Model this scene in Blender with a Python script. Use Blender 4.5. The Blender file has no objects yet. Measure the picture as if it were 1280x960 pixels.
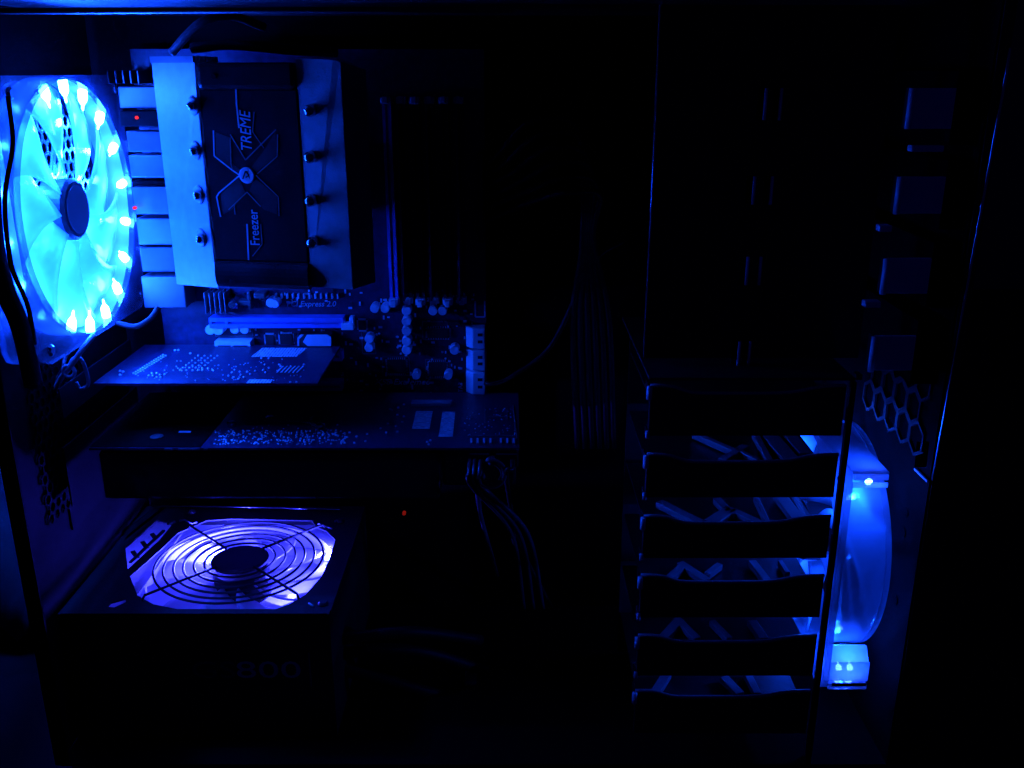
import bpy, bmesh, math, random
from mathutils import Vector, Matrix
random.seed(7)
R = math.radians
sc = bpy.context.scene
C = sc.collection

# ------------------------------------------------------------------ camera, world, exposure
H = 0.427                      # camera height above the desk
PITCH = R(18.4); F = 1180.0    # focal length in pixels of the 1280 wide photograph
cam_d = bpy.data.cameras.new('camera'); cam = bpy.data.objects.new('camera', cam_d); C.objects.link(cam)
cam.location = (0, 0, H); cam.rotation_euler = (R(90) - PITCH, 0, 0)
cam_d.sensor_width = 36; cam_d.lens = 36 * F / 1280; cam_d.clip_start = 0.01; cam_d.clip_end = 50
sc.camera = cam
w = bpy.data.worlds.new('World'); sc.world = w; w.use_nodes = True
w.node_tree.nodes['Background'].inputs[0].default_value = (0.02, 0.03, 1, 1)
w.node_tree.nodes['Background'].inputs[1].default_value = 0.012  # faint blue ambient fill that lifts unlit lettering and edges
vs = sc.view_settings; vs.view_transform = 'Standard'; vs.look = 'None'; vs.gamma = 1; vs.exposure = 0
cy = sc.cycles
cy.use_denoising = True; cy.max_bounces = 8; cy.transparent_max_bounces = 16
cy.diffuse_bounces = 4; cy.glossy_bounces = 3; cy.transmission_bounces = 6
cy.sample_clamp_indirect = 6; cy.caustics_reflective = False; cy.caustics_refractive = False
cy.use_light_tree = True
# lamp colours and powers (fan diodes and added fill lamps; the world adds a faint fill)
BLUE = (0.003, 0.060, 1.0); VIOLET = (0.030, 0.031, 1.0)
P_EXHAUST, P_HUB, P_PSU, P_FRONT = 3.1, 2.9, 0.48, 0.28

def P(x, y, X=None, Y=None, Z=None):
    """photo pixel -> point on the plane X=, Y= or Z= (world)"""
    a = (x - 640) / F; b = (480 - y) / F
    r = Vector((a, math.cos(PITCH) + b * math.sin(PITCH), -math.sin(PITCH) + b * math.cos(PITCH)))
    if X is not None: r *= X / r.x
    elif Y is not None: r *= Y / r.y
    else: r *= (Z - H) / r.z
    return r + Vector((0, 0, H))

# ------------------------------------------------------------------ materials
M = {}
def mat(name, col, rough=0.5, metal=0.0, spec=0.5, noise=0.0, nscale=60, bump=0.0, bscale=400, coat=0.0):
    m = bpy.data.materials.new(name); m.use_nodes = True; M[name] = m
    nt = m.node_tree; b = nt.nodes['Principled BSDF']
    b.inputs['Base Color'].default_value = (*col, 1); b.inputs['Roughness'].default_value = rough
    b.inputs['Metallic'].default_value = metal; b.inputs['Specular IOR Level'].default_value = spec
    b.inputs['Coat Weight'].default_value = coat
    tc = nt.nodes.new('ShaderNodeTexCoord')
    if noise:
        n = nt.nodes.new('ShaderNodeTexNoise'); n.inputs['Scale'].default_value = nscale; n.inputs['Detail'].default_value = 6
        nt.links.new(tc.outputs['Object'], n.inputs['Vector'])
        r = nt.nodes.new('ShaderNodeMapRange'); r.inputs[1].default_value = .3; r.inputs[2].default_value = .7
        r.inputs[3].default_value = 1 - noise; r.inputs[4].default_value = 1 + noise
        nt.links.new(n.outputs[0], r.inputs[0])
        mx = nt.nodes.new('ShaderNodeMix'); mx.data_type = 'RGBA'; mx.blend_type = 'MULTIPLY'; mx.inputs[0].default_value = 1
        mx.inputs[6].default_value = (*col, 1); nt.links.new(r.outputs[0], mx.inputs[7])
        nt.links.new(mx.outputs[2], b.inputs['Base Color'])
        r2 = nt.nodes.new('ShaderNodeMapRange'); r2.inputs[3].default_value = max(.05, rough - .12); r2.inputs[4].default_value = min(1, rough + .12)
        nt.links.new(n.outputs[0], r2.inputs[0]); nt.links.new(r2.outputs[0], b.inputs['Roughness'])
    if bump:
        n = nt.nodes.new('ShaderNodeTexNoise'); n.inputs['Scale'].default_value = bscale; n.inputs['Detail'].default_value = 4
        nt.links.new(tc.outputs['Object'], n.inputs['Vector'])
        bp = nt.nodes.new('ShaderNodeBump'); bp.inputs['Strength'].default_value = bump; bp.inputs['Distance'].default_value = 0.0006
        nt.links.new(n.outputs[0], bp.inputs['Height']); nt.links.new(bp.outputs[0], b.inputs['Normal'])
    return m
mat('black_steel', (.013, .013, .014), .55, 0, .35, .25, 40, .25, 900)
mat('black_plastic', (.012, .012, .013), .4, 0, .45, .2, 60, .15, 700)
mat('gloss_plastic', (.018, .018, .02), .16, 0, .5, .2, 60)
mat('rubber', (.006, .006, .0065), .6, 0, .25)
mat('aluminium', (.24, .25, .26), .48, .3, .5, .14, 140, .35, 900)
mat('port_metal', (.065, .068, .07), .4, .3, .5, .15, 90)
mat('nickel', (.5, .5, .5), .22, 1, .5)
mat('dark_nickel', (.05, .05, .055), .3, .6, .5)
mat('solder', (.82, .82, .83), .35, .2, .5)
mat('pcb', (.014, .016, .045), .36, 0, .5, .4, 220, .35, 1500)
mat('card_pcb', (.008, .012, .036), .38, 0, .3, .35, 260, .3, 1500)
mat('slot_blue', (.12, .2, .62), .4, 0, .5, .1, 200)
mat('white_plastic', (.72, .72, .73), .4, 0, .5, .08, 120)
mat('grey_plastic', (.2, .2, .21), .45, 0, .5, .1, 120)
mat('cap_top', (.8, .8, .82), .4, .1, .5, .1, 200)
mat('chip', (.018, .018, .019), .42, 0, .5, .2, 300)
mat('silk', (.62, .62, .64), .6)
mat('grey_ink', (.09, .09, .095), .55)
mat('dim_ink', (.15, .15, .155), .55)
mat('wire_grey', (.09, .09, .10), .4)
mat('wire_white', (.45, .45, .47), .45)
mat('cloth', (.045, .045, .05), .85, 0, .2, .3, 30, .6, 250)
mat('desk_wood', (.014, .012, .011), .55, 0, .4, .3, 8)
mat('wall_paint', (.12, .12, .12), .9)
mat('edge_metal', (.42, .42, .44), .25, 1, .5)
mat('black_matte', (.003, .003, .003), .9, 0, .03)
mat('rim_lit_plastic', (.3, .3, .31), .35, 0, .6)
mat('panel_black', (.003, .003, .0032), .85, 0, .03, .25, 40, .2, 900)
mat('dark_plastic', (.022, .022, .023), .5, 0, .4, .3, 120)
mat('lead_grey', (.04, .04, .045), .45)
mat('dust', (.3, .3, .32), .9)

def label_mat(name, rows, axis):
    m = mat(name, (.72, .72, .73), .5); nt = m.node_tree; b = nt.nodes['Principled BSDF']
    tc = nt.nodes.new('ShaderNodeTexCoord'); sp = nt.nodes.new('ShaderNodeSeparateXYZ'); nt.links.new(tc.outputs['Object'], sp.inputs[0])
    wv = nt.nodes.new('ShaderNodeMath'); wv.operation = 'SINE'
    mu = nt.nodes.new('ShaderNodeMath'); mu.operation = 'MULTIPLY'; mu.inputs[1].default_value = rows
    nt.links.new(sp.outputs[axis], mu.inputs[0]); nt.links.new(mu.outputs[0], wv.inputs[0])
    n = nt.nodes.new('ShaderNodeTexNoise'); n.inputs['Scale'].default_value = 420; nt.links.new(tc.outputs['Object'], n.inputs['Vector'])
    ad = nt.nodes.new('ShaderNodeMath'); ad.operation = 'MULTIPLY_ADD'; ad.inputs[1].default_value = 3; ad.inputs[2].default_value = -1.9
    nt.links.new(n.outputs[0], ad.inputs[0])
    su = nt.nodes.new('ShaderNodeMath'); su.operation = 'ADD'; nt.links.new(wv.outputs[0], su.inputs[0]); nt.links.new(ad.outputs[0], su.inputs[1])
    rp = nt.nodes.new('ShaderNodeValToRGB'); rp.color_ramp.elements[0].position = .15; rp.color_ramp.elements[0].color = (.75, .75, .76, 1)
    rp.color_ramp.elements[1].position = .5; rp.color_ramp.elements[1].color = (.12, .12, .13, 1)
    nt.links.new(su.outputs[0], rp.inputs[0]); nt.links.new(rp.outputs[0], b.inputs['Base Color'])
    return m
label_mat('paper_label', 3200, 0)
label_mat('barcode_label', 2600, 1)

def acrylic(name, col, transp, trans=0.6, rough=.12, gloss=.08, bump=0.0):
    m = bpy.data.materials.new(name); m.use_nodes = True; M[name] = m
    nt = m.node_tree; nt.nodes.clear(); N = nt.nodes.new; L = nt.links.new
    out = N('ShaderNodeOutputMaterial'); d = N('ShaderNodeBsdfDiffuse'); t = N('ShaderNodeBsdfTranslucent'); g = N('ShaderNodeBsdfGlossy'); tr = N('ShaderNodeBsdfTransparent')
    d.inputs[0].default_value = (*col, 1); t.inputs[0].default_value = (*col, 1); g.inputs[0].default_value = (1, 1, 1, 1); g.inputs['Roughness'].default_value = rough
    a = N('ShaderNodeMixShader'); a.inputs[0].default_value = trans; L(d.outputs[0], a.inputs[1]); L(t.outputs[0], a.inputs[2])
    b = N('ShaderNodeMixShader'); b.inputs[0].default_value = transp; L(a.outputs[0], b.inputs[1]); L(tr.outputs[0], b.inputs[2])
    c = N('ShaderNodeMixShader')
    lw = N('ShaderNodeLayerWeight'); lw.inputs[0].default_value = .25
    mu = N('ShaderNodeMath'); mu.operation = 'MULTIPLY_ADD'; mu.inputs[1].default_value = .35; mu.inputs[2].default_value = gloss; L(lw.outputs['Fresnel'], mu.inputs[0])
    L(mu.outputs[0], c.inputs[0]); L(b.outputs[0], c.inputs[1]); L(g.outputs[0], c.inputs[2]); L(c.outputs[0], out.inputs[0])
    if bump:
        tc = N('ShaderNodeTexCoord'); n = N('ShaderNodeTexNoise'); n.inputs['Scale'].default_value = 70; L(tc.outputs['Object'], n.inputs['Vector'])
        bp = N('ShaderNodeBump'); bp.inputs['Strength'].default_value = bump; bp.inputs['Distance'].default_value = .002; L(n.outputs[0], bp.inputs['Height'])
        for s in (d, t, g): L(bp.outputs[0], s.inputs['Normal'])
    return m
acrylic('clear_blade', (.80, .86, .95), .30, .62, .15, .06)
acrylic('frost_frame', (.09, .11, .18), .55, .5, .2, .05, .2)
acrylic('clear_frame', (.42, .46, .58), .45, .5, .1, .10, .3)
acrylic('diode_frost', (.5, .55, .7), .45, .75, .1, .10, .6)
acrylic('psu_blade', (.75, .75, .80), .10, .62, .2, .06)

def emit(name, col, s):
    m = bpy.data.materials.new(name); m.use_nodes = True; M[name] = m
    nt = m.node_tree; nt.nodes.clear()
    o = nt.nodes.new('ShaderNodeOutputMaterial'); e = nt.nodes.new('ShaderNodeEmission')
    e.inputs[0].default_value = (*col, 1); e.inputs[1].default_value = s; nt.links.new(e.outputs[0], o.inputs[0]); return m
emit('led_blue', (.005, .055, 1), 700)
emit('led_front', (.03, .09, 1), 140)
emit('led_violet', (.08, .2, 1), 40)
emit('led_red', (1, .03, .05), 1.2)
emit('led_red_dim', (1, .03, .02), .16)

# ------------------------------------------------------------------ mesh helpers
class MB:
    def __init__(s): s.v = []; s.f = []
    def add(s, vs, fs):
        o = len(s.v); s.v += [tuple(v) for v in vs]; s.f += [tuple(i + o for i in f) for f in fs]; return s
    def box(s, a, b):
        (x0, y0, z0), (x1, y1, z1) = [(min(p), max(p)) for p in zip(a, b)][0:0] or ((min(a[0], b[0]), min(a[1], b[1]), min(a[2], b[2])), (max(a[0], b[0]), max(a[1], b[1]), max(a[2], b[2])))
        return s.add([(x0, y0, z0), (x1, y0, z0), (x1, y1, z0), (x0, y1, z0), (x0, y0, z1), (x1, y0, z1), (x1, y1, z1), (x0, y1, z1)],
                     [(3, 2, 1, 0), (4, 5, 6, 7), (0, 1, 5, 4), (1, 2, 6, 5), (2, 3, 7, 6), (3, 0, 4, 7)])
    def prism(s, pts, ext):
        n = len(pts); e = Vector(ext); p = [Vector(q) for q in pts]
        return s.add(p + [q + e for q in p], [tuple(range(n))[::-1], tuple(range(n, 2 * n))] + [(i, (i + 1) % n, n + (i + 1) % n, n + i) for i in range(n)])
    def lathe(s, c, axis, prof, n=20, cap=True):
        """prof: list of (radius, height along axis)"""
        a = Vector(axis).normalized(); c = Vector(c)
        u = a.orthogonal().normalized(); v = a.cross(u)
        vs = []; fs = []
        for r, h in prof:
            for i in range(n):
                t = 2 * math.pi * i / n; vs.append(c + a * h + (u * math.cos(t) + v * math.sin(t)) * r)
        for k in range(len(prof) - 1):
            for i in range(n):
                j = (i + 1) % n; fs.append((k * n + i, k * n + j, (k + 1) * n + j, (k + 1) * n + i))
        if cap: fs += [tuple(range(n))[::-1], tuple((len(prof) - 1) * n + i for i in range(n))]
        return s.add(vs, fs)
    def cyl(s, a, b, r, n=14):
        a = Vector(a); b = Vector(b); return s.lathe(a, b - a, [(r, 0), (r, (b - a).length)], n)
    def tube(s, pts, r, n=8, closed=False):
        pts = [Vector(p) for p in pts]; k = len(pts); vs = []; fs = []; u = None
        for i, p in enumerate(pts):
            if closed: d = pts[(i + 1) % k] - pts[i - 1]
            else: d = pts[min(i + 1, k - 1)] - pts[max(i - 1, 0)]
            d.normalize()
            if u is None: u = d.orthogonal().normalized()
            u = (u - d * u.dot(d)).normalized(); v = d.cross(u)
            for j in range(n):
                t = 2 * math.pi * j / n; vs.append(p + (u * math.cos(t) + v * math.sin(t)) * r)
        for i in range(k if closed else k - 1):
            for j in range(n):
                a = i * n; b = ((i + 1) % k) * n; fs.append((a + j, a + (j + 1) % n, b + (j + 1) % n, b + j))
        if not closed: fs += [tuple(range(n))[::-1], tuple((k - 1) * n + j for j in range(n))]
        return s.add(vs, fs)
    def strip(s, a, b, wdt, thick, nrm):
        """flat bar from a to b, width in the plane, thickness along nrm"""
        a = Vector(a); b = Vector(b); nrm = Vector(nrm).normalized(); d = (b - a).normalized(); sd = d.cross(nrm) * (wdt / 2)
        return s.prism([a - sd, b - sd, b + sd, a + sd], nrm * thick)
    def mesh(s, name):
        m = bpy.data.meshes.new(name); m.from_pydata(s.v, [], s.f)
        bm = bmesh.new(); bm.from_mesh(m); bmesh.ops.recalc_face_normals(bm, faces=bm.faces); bm.to_mesh(m); bm.free()
        return m

def curve_pts(pts, n=8):
    """Catmull-Rom"""
    p = [Vector(q) for q in pts]; p = [p[0] * 2 - p[1]] + p + [p[-1] * 2 - p[-2]]; out = []
    for i in range(1, len(p) - 2):
        for k in range(n):
            t = k / n; a, b, c, d = p[i - 1:i + 3]
            out.append(.5 * ((2 * b) + (c - a) * t + (2 * a - 5 * b + 4 * c - d) * t * t + (3 * b - a - 3 * c + d) * t ** 3))
    return out + [p[-2]]

def thing(name, label, cat, loc, group=None):
    o = bpy.data.objects.new(name, None); C.objects.link(o); o.location = loc; o.empty_display_size = .02
    o['label'] = label; o['category'] = cat
    if group: o['group'] = group
    return o
def obj(name, me, m, parent=None, bevel=0, smooth=False, loc=None, solid=0):
    me = me.mesh(name) if isinstance(me, MB) else me
    o = bpy.data.objects.new(name, me); C.objects.link(o)
    if m and not me.materials: me.materials.append(M[m])
    if smooth:
        for p in me.polygons: p.use_smooth = True
        md = None
    if loc is not None: o.location = loc
    if parent is not None:
        o.parent = parent
        base = Vector((0, 0, 0)); q = parent
        while q is not None: base += q.location; q = q.parent
        o.matrix_parent_inverse = Matrix.Translation(-base) if parent.parent is None else Matrix.Identity(4)
        if parent.parent is not None: o.matrix_parent_inverse = Matrix.Translation(-parent.location)
    if solid:
        md = o.modifiers.new('thickness', 'SOLIDIFY'); md.thickness = solid; md.offset = 0
    if bevel:
        md = o.modifiers.new('bevel', 'BEVEL'); md.width = bevel; md.segments = 2; md.limit_method = 'ANGLE'; md.angle_limit = R(40)
    return o
def tag(o, label, cat, group=None, kind=None):
    if label: o['label'] = label
    if cat: o['category'] = cat
    if group: o['group'] = group
    if kind: o['kind'] = kind
    return o
def text(body, name, origin, u, v, size, m, parent, align='LEFT', ext=.00015, shear=0.0, xs=1.0):
    cu = bpy.data.curves.new('t', 'FONT'); cu.body = body; cu.size = size; cu.extrude = ext; cu.align_x = align; cu.align_y = 'CENTER'; cu.shear = shear; cu.resolution_u = 3
    o = bpy.data.objects.new('t', cu); C.objects.link(o)
    me = bpy.data.meshes.new_from_object(o.evaluated_get(bpy.context.evaluated_depsgraph_get()))
    bpy.data.objects.remove(o); bpy.data.curves.remove(cu)
    u = Vector(u).normalized(); v = Vector(v).normalized(); n = u.cross(v)
    me.transform(Matrix.Translation(Vector(origin)) @ Matrix(((u.x * xs, v.x, n.x, 0), (u.y * xs, v.y, n.y, 0), (u.z * xs, v.z, n.z, 0), (0, 0, 0, 1))))
    me.materials.clear()
    return obj(name, me, m, parent)
def lamp(name, loc, col, power, rad, parent):
    d = bpy.data.lights.new(name, 'POINT'); d.color = col; d.energy = power; d.shadow_soft_size = rad
    o = bpy.data.objects.new(name, d); C.objects.link(o); o.location = loc
    o.parent = parent; o.matrix_parent_inverse = Matrix.Translation(-parent.location)
    return o
def spot(name, loc, aim, col, power, rad, parent, size=150):
    d = bpy.data.lights.new(name, 'SPOT'); d.color = col; d.energy = power; d.shadow_soft_size = rad; d.spot_size = R(size); d.spot_blend = .9
    o = bpy.data.objects.new(name, d); C.objects.link(o); o.parent = parent; o.matrix_parent_inverse = Matrix.Translation(-parent.location)
    o.location = loc; o.rotation_euler = (Vector(aim) - Vector(loc)).to_track_quat('-Z', 'Y').to_euler()
    return o
def plate(outer, holes, ext):
    """flat polygon with holes (3-D points in one plane) extruded by ext"""
    bm = bmesh.new(); ed = []
    for loop in [outer] + holes:
        vs = [bm.verts.new(p) for p in loop]
        ed += [bm.edges.new((vs[i], vs[(i + 1) % len(vs)])) for i in range(len(vs))]
    bmesh.ops.triangle_fill(bm, use_beauty=True, use_dissolve=False, edges=ed)
    g = bmesh.ops.extrude_face_region(bm, geom=bm.faces[:])
    bmesh.ops.translate(bm, vec=Vector(ext), verts=[q for q in g['geom'] if isinstance(q, bmesh.types.BMVert)])
    bmesh.ops.recalc_face_normals(bm, faces=bm.faces)
    m = bpy.data.meshes.new('plate'); bm.to_mesh(m); bm.free(); return m
def circle(c, u, v, r, n=32):
    c = Vector(c); u = Vector(u); v = Vector(v)
    return [c + u * (r * math.cos(2 * math.pi * i / n)) + v * (r * math.sin(2 * math.pi * i / n)) for i in range(n)]
def hexgrid(c, u, v, pitch, wall, keep, thick):
    """honeycomb mesh of ring cells"""
    mb = MB(); c = Vector(c); u = Vector(u); v = Vector(v); n = u.cross(v) * thick
    ro = pitch / math.sqrt(3); ri = (pitch - wall) / math.sqrt(3)
    for j in range(-24, 25):
        for i in range(-24, 25):
            a = (i + .5 * (j % 2)) * pitch; b = j * pitch * math.sqrt(3) / 2
            if not keep(a, b): continue
            o = c + u * a + v * b; vs = []
            for r in (ro, ri):
                for k in range(6):
                    t = math.pi / 6 + k * math.pi / 3; vs.append(o + u * (r * math.cos(t)) + v * (r * math.sin(t)))
            vs += [q + n for q in vs]
            fs = []
            for k in range(6):
                l = (k + 1) % 6
                fs += [(k, l, 6 + l, 6 + k), (12 + k, 18 + k, 18 + l, 12 + l), (6 + k, 6 + l, 18 + l, 18 + k)]
            mb.add(vs, fs)
    return mb
def merged(mb, name):
    m = mb.mesh(name); bm = bmesh.new(); bm.from_mesh(m); bmesh.ops.remove_doubles(bm, verts=bm.verts, dist=1e-5); bm.to_mesh(m); bm.free(); return m

# ------------------------------------------------------------------ main planes (metres)
ZD = 0.0; ZF = H - .412                  # desk top, case floor
YO, YT, YB = .485, .669, .655            # side opening, tray, circuit board face
XR, XF = -.284, .241                     # outer faces rear / front
ZT = H + .034                            # inner face of the top panel

# ------------------------------------------------------------------ setting
o = obj('desk', MB().box((-1.6, .1, -.03), (1.4, 1.9, 0)), 'desk_wood'); o['kind'] = 'structure'; tag(o, 'dark desk top under the computer case', 'desk')
o = obj('wall', MB().box((-2.5, 1.9, -.8), (2.5, 2.0, 2.0)), 'wall_paint'); o['kind'] = 'structure'; tag(o, 'dark wall behind the computer case', 'wall')

# ------------------------------------------------------------------ computer case
case = thing('computer_case', 'black steel computer case with its side panel off', 'computer case', (0, .58, 0))
FCX, FCY, FCZ, FR = -.260, .5785, H - .0805, .0752     # exhaust fan: front plane x, centre, opening radius
hexkeep = lambda a, b: math.hypot(a, b) < .071
ang = lambda c, r, n=40: [Vector((XR, c[0] + r * math.cos(2 * math.pi * i / n), c[1] + r * math.sin(2 * math.pi * i / n))) for i in range(n)]
io_hole = [(XR, .612, H - .175), (XR, .654, H - .175), (XR, .654, H + .012), (XR, .612, H + .012)]
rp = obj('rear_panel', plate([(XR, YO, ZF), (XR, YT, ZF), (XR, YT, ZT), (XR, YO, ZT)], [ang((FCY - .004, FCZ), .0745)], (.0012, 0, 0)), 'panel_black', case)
hexm = hexgrid((XR + .0002, FCY - .004, FCZ), (0, 1, 0), (0, 0, 1), .0082, .0019, lambda a, b: math.hypot(a, b) < .073, .001)
obj('fan_grille', merged(hexm, 'fan_grille'), 'black_steel', rp)
# small perforation of the rear panel beside the card slots
mb = hexgrid((XR + .0018, .555, H - .215), (0, 1, 0), (0, 0, 1), .0075, .0022, lambda a, b: abs(a) < .035 and abs(b) < .05, .001)
obj('vent_mesh', merged(mb, 'vent_mesh'), 'panel_black', rp)
for k in range(5):
    z = H - .19 - .0203 * (k + .0)
    if k in (0, 2): continue
    obj('slot_cover', MB().box((XR + .0014, .545, z - .009), (XR + .0026, .64, z + .009)), 'panel_black', case, .0004)
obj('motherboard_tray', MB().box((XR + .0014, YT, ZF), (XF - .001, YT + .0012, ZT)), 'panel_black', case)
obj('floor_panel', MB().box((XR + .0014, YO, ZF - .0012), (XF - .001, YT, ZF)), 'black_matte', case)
tp = obj('top_panel', MB().box((XR + .0014, YO + .004, ZT), (XF - .001, YT, ZT + .0012)), 'black_steel', case)
obj('lip', MB().box((XR + .002, YO - .001, ZT - .002), (XF - .002, YO + .0002, ZT + .006)), 'black_matte', tp, .0003)
obj('lit_edge_bar', MB().tube([(XR + .03, YO + .012, ZT - .0065), (-.1, YO + .012, ZT - .006), (.0, YO + .012, ZT - .006)], .0016), 'port_metal', tp, smooth=True)  # bar added for the bright line along the top panel's lit near edge
for x in (-.24, .2):
    for y in (YO + .02, YT - .02):
        obj('foot', MB().cyl((x, y, ZD), (x, y, ZF - .0014), .012, 20), 'rubber', case, .001)
# rear corner posts beside the opening
obj('corner_post', MB().box((XR - .001, YO - .001, ZF), (XR + .008, YO + .0006, ZT)), 'black_matte', case)
# front panel and its outer edge
XW = .234
slotA = [P(1146, 552, X=XW), P(1162, 552, X=XW), P(1158, 584, X=XW), P(1143, 584, X=XW)]
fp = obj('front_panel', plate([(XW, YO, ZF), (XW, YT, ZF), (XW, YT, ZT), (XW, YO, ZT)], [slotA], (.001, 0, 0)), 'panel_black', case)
obj('front_edge', MB().box((XW + .0012, YO - .001, ZF), (XF, YO + .0005, ZT)), 'black_steel', case)
obj('edge_highlight', MB().tube([P(1262, 60, Y=YO - .0015), P(1258, 90, Y=YO - .0015), P(1212, 340, Y=YO - .0015), P(1166, 600, Y=YO - .0015)], .0008, 12), 'edge_metal', case, smooth=True)  # bright bead added as the highlight along the case's front edge
mb = hexgrid((XW - .0014, .535, H - .185), (0, 1, 0), (0, 0, 1), .0190, .0036, lambda a, b: -.030 < a < .05 and -.030 < b < .020, .0012)
obj('front_mesh', merged(mb, 'front_mesh'), 'black_steel', fp)
for (x, y, r) in ((1133, 640, .003), (1130, 665, .003), (1120, 750, .0028)):
    p = P(x, y, X=XW); obj('knockout', MB().cyl(p, p + Vector((-.0006, 0, 0)), r, 16), 'black_matte', fp)
obj('panel_clip', MB().box(P(1146, 584, X=XW - .0003), P(1158, 604, X=XW - .0022)), 'white_plastic', fp, .0008)

# hard drive cage
YC = YO + .001
def cage_x(px, y): return P(px, y, Y=YC)
zl = lambda y: P(800, y, Y=YC).z
cage = obj('drive_cage', MB().box((P(1067, 490, Y=YC).x, YC, zl(478)), (P(1067, 490, Y=YC).x + .0012, YC + .008, ZF + .001))
           .box((.0745, YC + .0005, zl(478) + .001), (P(1067, 490, Y=YC).x, YT - .05, zl(478) + .0024)), 'black_steel', case)
cx1 = P(1067, 490, Y=YC).x
obj('cage_post', MB().box((cx1 - .002, YC - .0022, ZF + .001), (cx1 + .0004, YC - .0004, zl(478))), 'black_matte', cage)
YL = YC + .112
obj('cage_back', MB().box((.078, YL + .004, ZF + .002), (cx1 - .002, YL + .005, zl(478))), 'black_steel', cage)

# five-inch bays: side plate with slits, front tabs
BY = YO + .027
bayx0 = P(806, 470, Y=BY).x
zt = ZT - .003; zbay = zl(478) + .006
slits = []
SL = [((949, 968), 110, 150), ((935, 957), 220, 255), ((927, 943), 320, 355), ((917, 930), 425, 455)]
holes = []
for (xa, xb), ya, yb in SL:
    for x in (xa, xb):
        a = P(x, ya, Y=BY); b = P(x - 4.5, yb, Y=BY)
        xx = (a.x + b.x) / 2
        holes.append([(xx, BY, a.z), (xx + .0035, BY, a.z), (xx + .0035, BY, b.z), (xx, BY, b.z)])
bay = obj('bay_side_plate', plate([(bayx0, BY, zbay), (.196, BY, zbay), (.196, BY, zt), (bayx0, BY, zt)], holes, (0, .001, 0)), 'black_steel', case)
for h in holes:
    obj('slit_highlight', MB().tube([(h[0][0] + .0034, BY - .0026, h[2][2]), (h[0][0] + .0034, BY - .0026, h[0][2])], .0009, 12), 'white_plastic', bay, smooth=True)  # white beads stand for the light caught on the slit edges
obj('bay_flange', MB().box((bayx0 - .0012, BY - .0002, zbay), (bayx0 - .0002, BY + .003, zt)), 'black_steel', bay)
obj('flange_highlight', MB().tube([(bayx0 - .0007, BY - .0009, zbay), (bayx0 - .0007, BY - .0009, zt)], .0006, 12), 'edge_metal', bay, smooth=True)  # bright bead added as the highlight down the flange

bays = [((1141, 1178), 110, 161), ((1126, 1166), 221, 267), ((1109, 1149), 323, 367), ((1094, 1130), 420, 463)]
rows = ['top', 'second', 'third', 'lowest']
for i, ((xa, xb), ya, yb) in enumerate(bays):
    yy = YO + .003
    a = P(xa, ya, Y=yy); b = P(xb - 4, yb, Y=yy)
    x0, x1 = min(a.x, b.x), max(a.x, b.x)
    t = thing('bay_cover', 'black drive bay cover with its lit clip edge made pale, %s of the four bays of four' % rows[i], 'bay cover', (x1, yy, b.z), 'bay covers in the upper front of the case')
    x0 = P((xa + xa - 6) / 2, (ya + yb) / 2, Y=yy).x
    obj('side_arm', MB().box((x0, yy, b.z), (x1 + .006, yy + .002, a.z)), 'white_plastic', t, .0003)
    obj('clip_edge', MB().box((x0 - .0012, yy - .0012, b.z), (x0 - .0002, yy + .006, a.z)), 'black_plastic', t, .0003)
    obj('clip_highlight', MB().tube([(x0 - .0008, yy - .0019, b.z), (x0 - .0008, yy - .0019, a.z)], .0017, 12), 'white_plastic', t, smooth=True)  # white bead stands for the lit left edge of the clip
    obj('front_plate', MB().box((x1 + .0064, yy + .001, b.z - .008), (XW - .002, yy + .14, a.z + .008)), 'black_matte', t)
    lx, ly, lw = [(1140, 186, 40), (1100, 286, 15), (1082, 381, 19), (1070, 472, 8)][i]
    p = P(lx, ly - 4, Y=yy - .002); q = P(lx + lw, ly + 4, Y=yy - .002)
    obj('latch', MB().box(p, (q.x, yy + .004, q.z)), 'white_plastic' if i != 3 else 'black_plastic', t, .0006)

# ------------------------------------------------------------------ hard drive trays
tops = [487, 573, 650, 724, 799, 868]; bots = [545, 622, 698, 772, 845, 917]
ordn = ['top', 'second', 'third', 'fourth', 'fifth', 'bottom']
lefts = [807, 800, 795, 789, 784, 779]; rights = [1065, 1057, 1048, 1040, 1031, 1022]
xl = .0752; xr_ = cx1 - .004
RIBS = [[], [(868, 540, 918, 562, .004), (902, 574, 932, 556, .005), (920, 560, 948, 574, .003), (944, 540, 962, 574, .004), (960, 540, 990, 574, .010), (985, 540, 1008, 566, .008)],
        [(824, 626, 876, 652, .006), (888, 652, 915, 634, .008), (896, 622, 915, 642, .005), (915, 636, 950, 652, .005), (945, 620, 960, 652, .003), (975, 618, 1000, 650, .008), (990, 618, 1006, 646, .003)],
        [(833, 724, 856, 704, .005), (850, 702, 884, 724, .005), (884, 716, 900, 704, .004), (940, 700, 962, 728, .005), (975, 700, 985, 715, .003)],
        [(826, 799, 850, 773, .006), (846, 772, 872, 797, .005), (890, 775, 912, 797, .004), (940, 775, 955, 797, .006)],
        [(818, 866, 834, 840, .006), (905, 845, 925, 866, .006), (933, 838, 947, 866, .005)]]
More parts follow.
